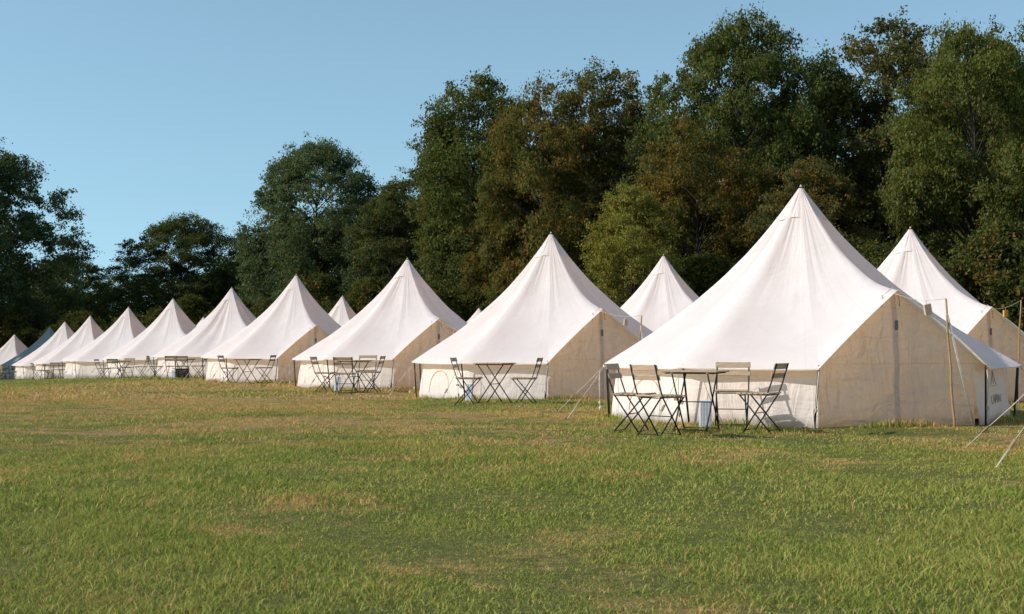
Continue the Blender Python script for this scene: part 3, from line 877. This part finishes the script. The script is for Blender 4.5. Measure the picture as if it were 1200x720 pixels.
def tree(kind, px, d, top_y, wpx, rz, color, brown, label, group, name='tree', cat='tree'):
    cm, tm, Ht, Rc = TM[kind]
    x, y, z = at(px, d)
    o = empty(name, (x, y, z), R(rz))
    hh = CAMZ + (405 - top_y) / F * d - z
    sz = hh / (Ht + .6); sx = (wpx / F * d) / (2 * Rc + 1.3)
    o.scale = (sx, sx, sz)
    c = link(bpy.data.objects.new('crown', cm), o); c.color = (*color, brown)
    link(bpy.data.objects.new('trunk', tm), o)
    tag(o, label, cat, group)
    return o
DK, MD, OL, BL = (.058, .074, .032), (.066, .082, .029), (.082, .095, .030), (.066, .090, .050)
WG = 'trees along the edge of the wood'
TREES = [
 ('big', -22, 102, 172, 232, 20, BL, .05, 'black green tree at the far left edge, rising over the smallest tents'),
 ('round', 88, 118, 300, 120, 70, DK, .10, 'low dark tree between the far left tree and the rounded one'),
 ('big', 212, 104, 255, 165, 140, DK, .05, 'rounded dark green tree standing alone against the sky at left'),
 ('slim', 287, 108, 298, 80, 30, DK, .10, 'low gap filling tree left of the tall pointed dark tree'),
 ('big', 372, 92, 167, 195, 260, BL, .08, 'tall dark tree with ragged top, left of mid picture'),
 ('slim', 462, 84, 212, 110, 80, DK, .15, 'narrow dark tree on the slope of the skyline left of mid picture'),
 ('oak', 556, 78, 92, 190, 310, MD, .12, 'tall green tree whose top rises over the mid picture tents'),
 ('wide', 636, 70, 96, 190, 160, MD, .60, 'broad brownish autumn tree behind the second nearest tent'),
 ('oak', 716, 72, 82, 195, 60, DK, .40, 'dark brown tinged tree left of the tallest one'),
 ('big', 866, 64, 24, 245, 120, MD, .08, 'tallest green tree, with a bright left flank, above the biggest tent'),
 ('oak', 1035, 64, 30, 235, 250, DK, .42, 'open brown green tree with sky and dark limbs showing through'),
 ('big', 1142, 55, 34, 235, 15, OL, .10, 'bright olive green tree at the right, behind the tent at the edge'),
 ('wide', 1235, 60, 32, 250, 200, MD, .15, 'green tree cut off by the right edge of the picture'),
 ('wide', 815, 58, 148, 190, 290, (.05, .06, .022), .75, 'lower dark brown tree in front of the tallest green tree'),
 ('round', 960, 56, 190, 160, 45, DK, .65, 'dark brown leaved tree right behind the peak of the biggest tent'),
]
for t_ in TREES: tree(*t_, WG)
tree('round', 742, 50, 222, 150, 100, (.150, .150, .038), .25, 'small sunlit yellow olive tree left of the biggest tent', WG)
tree('slim', 588, 73, 200, 110, 200, MD, .55, 'slim brown and green tree over the tiny roof peak in mid picture', WG)
# deeper wood, closing the gaps
DG = 'trees deeper in the wood'
for i, (px, d, ty, wpx) in enumerate([(40, 128, 318, 160), (160, 130, 322, 150), (262, 124, 316, 140), (330, 112, 262, 160), (430, 104, 235, 170), (510, 98, 185, 180),
                        (600, 92, 165, 190), (680, 88, 150, 200), (760, 84, 140, 210), (850, 84, 110, 220), (950, 80, 95, 200), (1050, 78, 140, 200), (1120, 78, 90, 220), (1200, 80, 80, 220)]):
    tree(['round', 'oak', 'wide'][i % 3], px, d, ty, wpx, i * 67, (.030, .046, .017), .2, 'dark tree deeper in the wood, mostly hidden by the trees before it', DG)
# shrubs at the foot of the wood
SG = 'dark shrubs at the foot of the wood'
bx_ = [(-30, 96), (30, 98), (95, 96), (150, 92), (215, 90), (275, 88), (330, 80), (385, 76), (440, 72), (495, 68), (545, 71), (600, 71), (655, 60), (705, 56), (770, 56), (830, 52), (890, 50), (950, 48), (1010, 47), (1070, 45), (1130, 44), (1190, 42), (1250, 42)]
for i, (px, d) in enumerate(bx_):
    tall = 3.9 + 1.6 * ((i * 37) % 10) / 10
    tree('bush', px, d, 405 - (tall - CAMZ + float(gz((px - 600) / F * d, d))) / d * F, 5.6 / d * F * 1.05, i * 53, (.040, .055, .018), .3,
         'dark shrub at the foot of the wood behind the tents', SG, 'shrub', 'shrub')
# the tree out to the left whose shade falls on one tent
x0, y0 = -40.5, 82.8
cm, tm, Ht, Rc = TM['slim']
o = empty('tree', (x0, y0, float(gz(x0, y0))), 1.0); o.scale = (1.5, 1.5, .92)
c = link(bpy.data.objects.new('crown', cm), o); c.color = (*DK, .1); link(bpy.data.objects.new('trunk', tm), o)
tag(o, 'tree beyond the left edge whose shade dapples one tent', 'tree', WG)

# ------------------------------------------------------------------ grass
def blades(n, d0, d1, hmin, hmax, wid, seed, power=1.0):
    g = np.random.default_rng(seed)
    # uniform over the visible wedge plus a margin each side
    y = np.sqrt(g.uniform(d0 * d0, d1 * d1, n)); x = g.uniform(-1, 1, n) * (y * .40 + .6)
    # clumping
    keep = np.ones(n, bool)
    for key, X, D, *_ in TENTS: keep &= np.hypot(x - X, y - D) > 2.66
    cl = np.sin(x * 7.1 + 2 * np.sin(y * 3.3)) * np.sin(y * 6.3 + 2 * np.sin(x * 2.9)) + .8 * np.sin(x * 2.1 + 1.5 * np.sin(y * 1.1)) * np.sin(y * 1.7 + x * .6)
    keep &= g.random(n) < np.clip(.72 + .33 * cl, .18, 1)
    x, y, cl = x[keep], y[keep], cl[keep]; n = len(x)
    lush = np.clip(.5 + .5 * np.sin(x * .83 + 1.1 * np.sin(y * .5) + 2.2) * np.sin(y * .61 + .7 * x * .4) + .25 * np.sin(x * 2.7 + y * 1.9), 0, 1)
    lush = np.maximum(lush, np.clip((x - .9) / .8, 0, 1) * np.clip((8.2 - y) / 1.5, 0, 1))
    h = (hmin + (hmax - hmin) * g.random(n) ** 2.2) * (1 + .22 * cl) * (.55 + .95 * lush)
    tall = g.random(n) < .0022; h = np.where(tall, h * 2.2, h)
    th = g.uniform(0, 2 * math.pi, n); lean = h * g.uniform(.3, 1.7, n); la = g.uniform(0, 2 * math.pi, n)
    wv = wid * g.uniform(.6, 1.4, n)
    z = gz(x, y) - .004
    B = np.stack([x, y, z], 1); W = np.stack([np.cos(th), np.sin(th), 0 * th], 1) * wv[:, None] * .5
    Ld = np.stack([np.cos(la), np.sin(la), 0 * la], 1) * lean[:, None]
    up = np.zeros((n, 3)); up[:, 2] = h
    midp = B + Ld * .3 + up * .6; tip = B + Ld + up * .95
    V = np.stack([B - W, B + W, midp + W * .8, midp - W * .8, tip], 1).reshape(-1, 3)
    k = np.arange(n)[:, None] * 5
    F3 = np.concatenate([k + np.array([[0, 1, 2]]), k + np.array([[0, 2, 3]]), k + np.array([[3, 2, 4]])], 1).reshape(-1, 3)
    ti = np.repeat(np.clip(g.random(n) * .8 + .1 + .1 * g.normal(size=n), 0, 1), 3); dr = np.repeat(g.random(n), 3)
    return V, F3, ti, dr
parts = [blades(190000, 4.3, 8, .012, .040, .0042, 1), blades(240000, 8, 14, .014, .044, .0062, 2),
         blades(230000, 14, 26, .014, .042, .0085, 3), blades(190000, 26, 62, .025, .065, .022, 4)]
def ring(X, D, n, seed):
    g = np.random.default_rng(seed)
    V, F3, ti, dr = blades(10, 5, 6, .02, .05, .006, seed)
    th = g.uniform(0, 2 * math.pi, n); th = th[np.sin(th * 7 + seed) + np.sin(th * 17 + 2 * seed) * .7 + g.normal(size=n) * .5 > -.3]; n = len(th)
    r = 2.70 + np.abs(g.normal(size=n)) * .06
    x, y = X + r * np.sin(th), D - r * np.cos(th); z = gz(x, y) - .004
    h = g.uniform(.03, .115, n) * (.7 + .5 * np.sin(th * 9 + seed)); h = np.clip(h, .02, .12)
    la = g.uniform(0, 2 * math.pi, n); ln = h * g.uniform(.1, .9, n); wa = g.uniform(0, 2 * math.pi, n); wd = .0055 * g.uniform(.6, 1.5, n)
    B = np.stack([x, y, z], 1); W = np.stack([np.cos(wa), np.sin(wa), 0 * wa], 1) * wd[:, None]
    L = np.stack([np.cos(la), np.sin(la), 0 * la], 1) * ln[:, None]; up = np.zeros((n, 3)); up[:, 2] = h
    mp = B + L * .3 + up * .6
    V = np.stack([B - W, B + W, mp + W * .8, mp - W * .8, B + L + up], 1).reshape(-1, 3)
    k = np.arange(n)[:, None] * 5
    F3 = np.concatenate([k + np.array([[0, 1, 2]]), k + np.array([[0, 2, 3]]), k + np.array([[3, 2, 4]])], 1).reshape(-1, 3)
    return V, F3, np.repeat(g.random(n), 3), np.repeat(g.random(n), 3)
for i, (key, X, D, *_r) in enumerate(TENTS):
    if D < 60: parts.append(ring(X, D, 5200, 100 + i))
off = 0; VV, FF = [], []
for V, F3, ti, dr in parts:
    VV.append(V); FF.append(F3 + off); off += len(V)
gm = np_mesh('grass', np.concatenate(VV), np.concatenate(FF), M['grass'], False,
             {'tint': np.concatenate([p[2] for p in parts]), 'dry': np.concatenate([p[3] for p in parts])})
go = link(bpy.data.objects.new('grass', gm)); tag(go, 'short dry green grass of the meadow', 'grass', kind='stuff')
